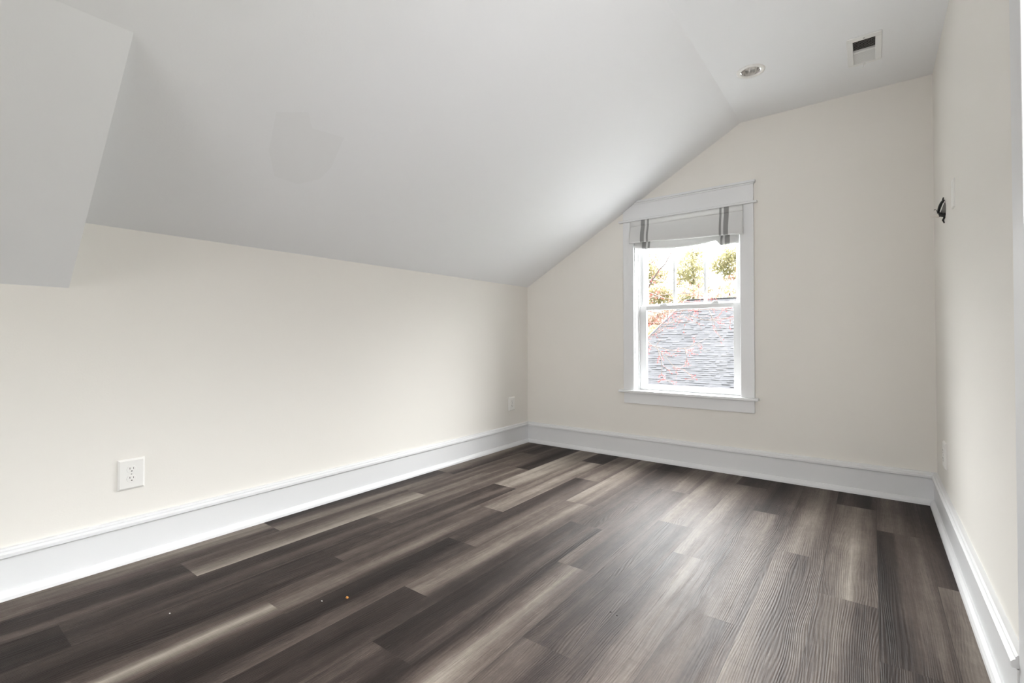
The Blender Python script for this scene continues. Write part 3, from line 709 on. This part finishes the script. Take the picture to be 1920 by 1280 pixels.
def leaf(b, p, s, rnd):
    u = Vector((rnd.gauss(0,1), rnd.gauss(0,1), rnd.gauss(0,1))).normalized(); a = Vector((rnd.gauss(0,1), rnd.gauss(0,1), rnd.gauss(0,1)))
    v = u.cross(a).normalized(); p = Vector(p)
    b.face([p-u*s, p-v*s*.5, p+u*s, p+v*s*.5])
def clump(b, c, rad, n, s, rnd, flat=.8):
    for _ in range(n):
        while True:
            q = Vector((rnd.uniform(-1,1), rnd.uniform(-1,1), rnd.uniform(-1,1)))
            if q.length < 1: break
        leaf(b, (c[0]+q.x*rad, c[1]+q.y*rad, c[2]+q.z*rad*flat), s*rnd.uniform(.6, 1.3), rnd)
def pine(name, base, topz, clumps, label, seed, m, dens=230, s=.085):
    rnd = random.Random(seed)
    r = empty(name, base, label, 'tree', 'evergreens beyond the roof')
    off = tuple(-v for v in base)
    t = MB(); t.tube([(base[0], base[1], base[2]), (base[0]+.1, base[1], (base[2]+topz)/2), (base[0], base[1], topz)], [.16, .10, .03], 8); t.build('trunk', M_bark, r, loc=off)
    for c in clumps:
        w = MB(); z0 = c[2] - .5*abs(c[0]-base[0]) - .2
        w.tube([(base[0], base[1], max(z0, base[2]+1)), ((base[0]+c[0])/2, (base[1]+c[1])/2, (z0+c[2])/2-.05), (c[0], c[1], c[2])], [.06, .04, .012], 5); w.build('branch', M_bark, r, loc=off)
    b = MB()
    for c in clumps: clump(b, c, c[3]*1.6, int(dens*(c[3]/.45)**2), s, rnd)
    o = b.build('foliage', m, r, loc=off, fixn=False); o['kind'] = 'stuff'
pine('pine_tree', (-8.2, 33.2, GZ), 8.2, CL['a'], 'loose evergreen behind the middle panes of the upper sash', 31, M_pine, 330, .10)
pine('pine_tree', (CL['b'][0][0], 37.3, GZ), 9.2, CL['b'], 'dark green evergreen behind the right pane of the upper sash', 32, M_pine, 300, .11)
pine('pine_tree', (-11.9, 33.1, GZ), 7.2, CL['c'], 'yellow green tree behind the left pane of the upper sash', 33, M_bush, 290, .10)
def bush(name, base, clumps, label, seed, m, dens, s, group='budding shrubs beyond the roof'):
    rnd = random.Random(seed); r = empty(name, base, label, 'shrub', group); off = tuple(-v for v in base)
    t = MB()
    for c in clumps: t.tube([base, ((base[0]+c[0])/2+.1, (base[1]+c[1])/2, (base[2]+c[2])/2), c[:3]], [.07, .05, .015], 5)
    t.build('stems', M_bark, r, loc=off)
    b = MB()
    for c in clumps: clump(b, c, c[3], int(dens*(c[3]/.45)**2), s, rnd)
    o = b.build('foliage', m, r, loc=off, fixn=False); o['kind'] = 'stuff'
bush('budding_shrub', (-9.4, 29.0, GZ), CL['d'], 'yellow green shrub above the left end of the grey roof', 41, M_bush, 300, .09)
bush('budding_shrub', (-6.3, 26.0, GZ), CL['e'], 'mixed green shrub showing above the roof ridge', 44, M_pine, 280, .08)
bush('budding_shrub', (-8.3, 25.2, GZ), CL['f'], 'pinkish budding shrub directly left of the grey roof', 42, M_pink, 300, .075)
bush('budding_shrub', (-8.4, 24.2, GZ), CL['g'], 'low yellow green shrub by the lower left edge of the roof', 43, M_bush, 420, .065)
# red maple right outside the window: bare branches with red buds
def maple():
    rnd = random.Random(77)
    r = empty('red_maple', (-2.6, 5.2, GZ), 'bare red maple with pale branches and red buds outside the window', 'tree')
    off = (2.6, -5.2, -GZ)
    t = MB(); t.tube([(-2.6, 5.2, GZ), (-2.55, 5.2, -1.5), (-2.4, 5.15, .3), (-2.2, 5.1, 1.6), (-2.1, 5.0, 3.2)], [.16, .13, .11, .08, .05], 10); t.build('trunk', M_bark, r, loc=off)
    bud = MB(); twg = MB()
    def add_bud(p, s):
        for _ in range(2): leaf(bud, Vector(p) + Vector((rnd.uniform(-s, s), rnd.uniform(-s, s), rnd.uniform(-s, s))), s, rnd)
    def sub(p, d, L, lev):
        pts = [Vector(p)]; n = 4; d = Vector(d).normalized()
        for k in range(n):
            d = (d + Vector((rnd.gauss(0, .22), rnd.gauss(0, .22), rnd.gauss(0, .22)))).normalized(); pts.append(pts[-1] + d*L/n)
        twg.tube(pts, [.0032, .0028, .0022, .0018, .0012], 4, False)
        for q in pts[1:]:
            if rnd.random() < .8: add_bud(q, rnd.uniform(.008, .014))
        if lev and rnd.random() < .8:
            q = rnd.choice(pts[1:4]); sub(q, d + Vector((rnd.gauss(0, .7), rnd.gauss(0, .7), rnd.gauss(0, .7))), L*.6, lev-1)
    for i, bpts in enumerate(BR):
        P = [Vector(p) for p in bpts]
        r0 = .016 if i == 0 else .0095 if i in (1, 2, 4) else .0065 if i in (5, 6, 7, 3) else .0045
        if P[0].x < -.55 and i not in (8, 12):            # carry the limb back to the trunk
            z = P[0].z - .35*(P[0].x + 2.3); zz = P[0].z - .5
            P = [Vector((-2.3, 5.1, zz)), Vector(((-2.3+P[0].x)/2, (5.1+P[0].y)/2, (zz+P[0].z)/2 + .08))] + P
        n = len(P); br = MB(); br.tube(P, [r0*(1.25-.85*k/(n-1)) for k in range(n)], 7); br.build('branch', M_bark if i in (0, 12) else M_twig, r, loc=off)
        for k in range(n-1):
            if P[k+1].x < -1.2: continue
            cnt = 2
            if i in (4, 17, 1, 14, 15): cnt = 4
            for _ in range(cnt):
                t = rnd.random(); q = P[k].lerp(P[k+1], t); d = (P[k+1]-P[k]).normalized()
                sub(q, d*.6 + Vector((rnd.gauss(0, .5), rnd.gauss(0, .4), rnd.gauss(.1, .5))), rnd.uniform(.12, .34), 1)
    # red cluster at the end of the hanging twig
    for _ in range(14): leaf(bud, Vector((-.635, 5.4, .17)) + Vector((rnd.gauss(0, .02), rnd.gauss(0, .02), rnd.gauss(0, .035))), .016, rnd)
    o = twg.build('twigs', M_twig, r, loc=off, fixn=False); o['kind'] = 'stuff'
    o = bud.build('buds', M_bud, r, loc=off, fixn=False); o['kind'] = 'stuff'
maple()
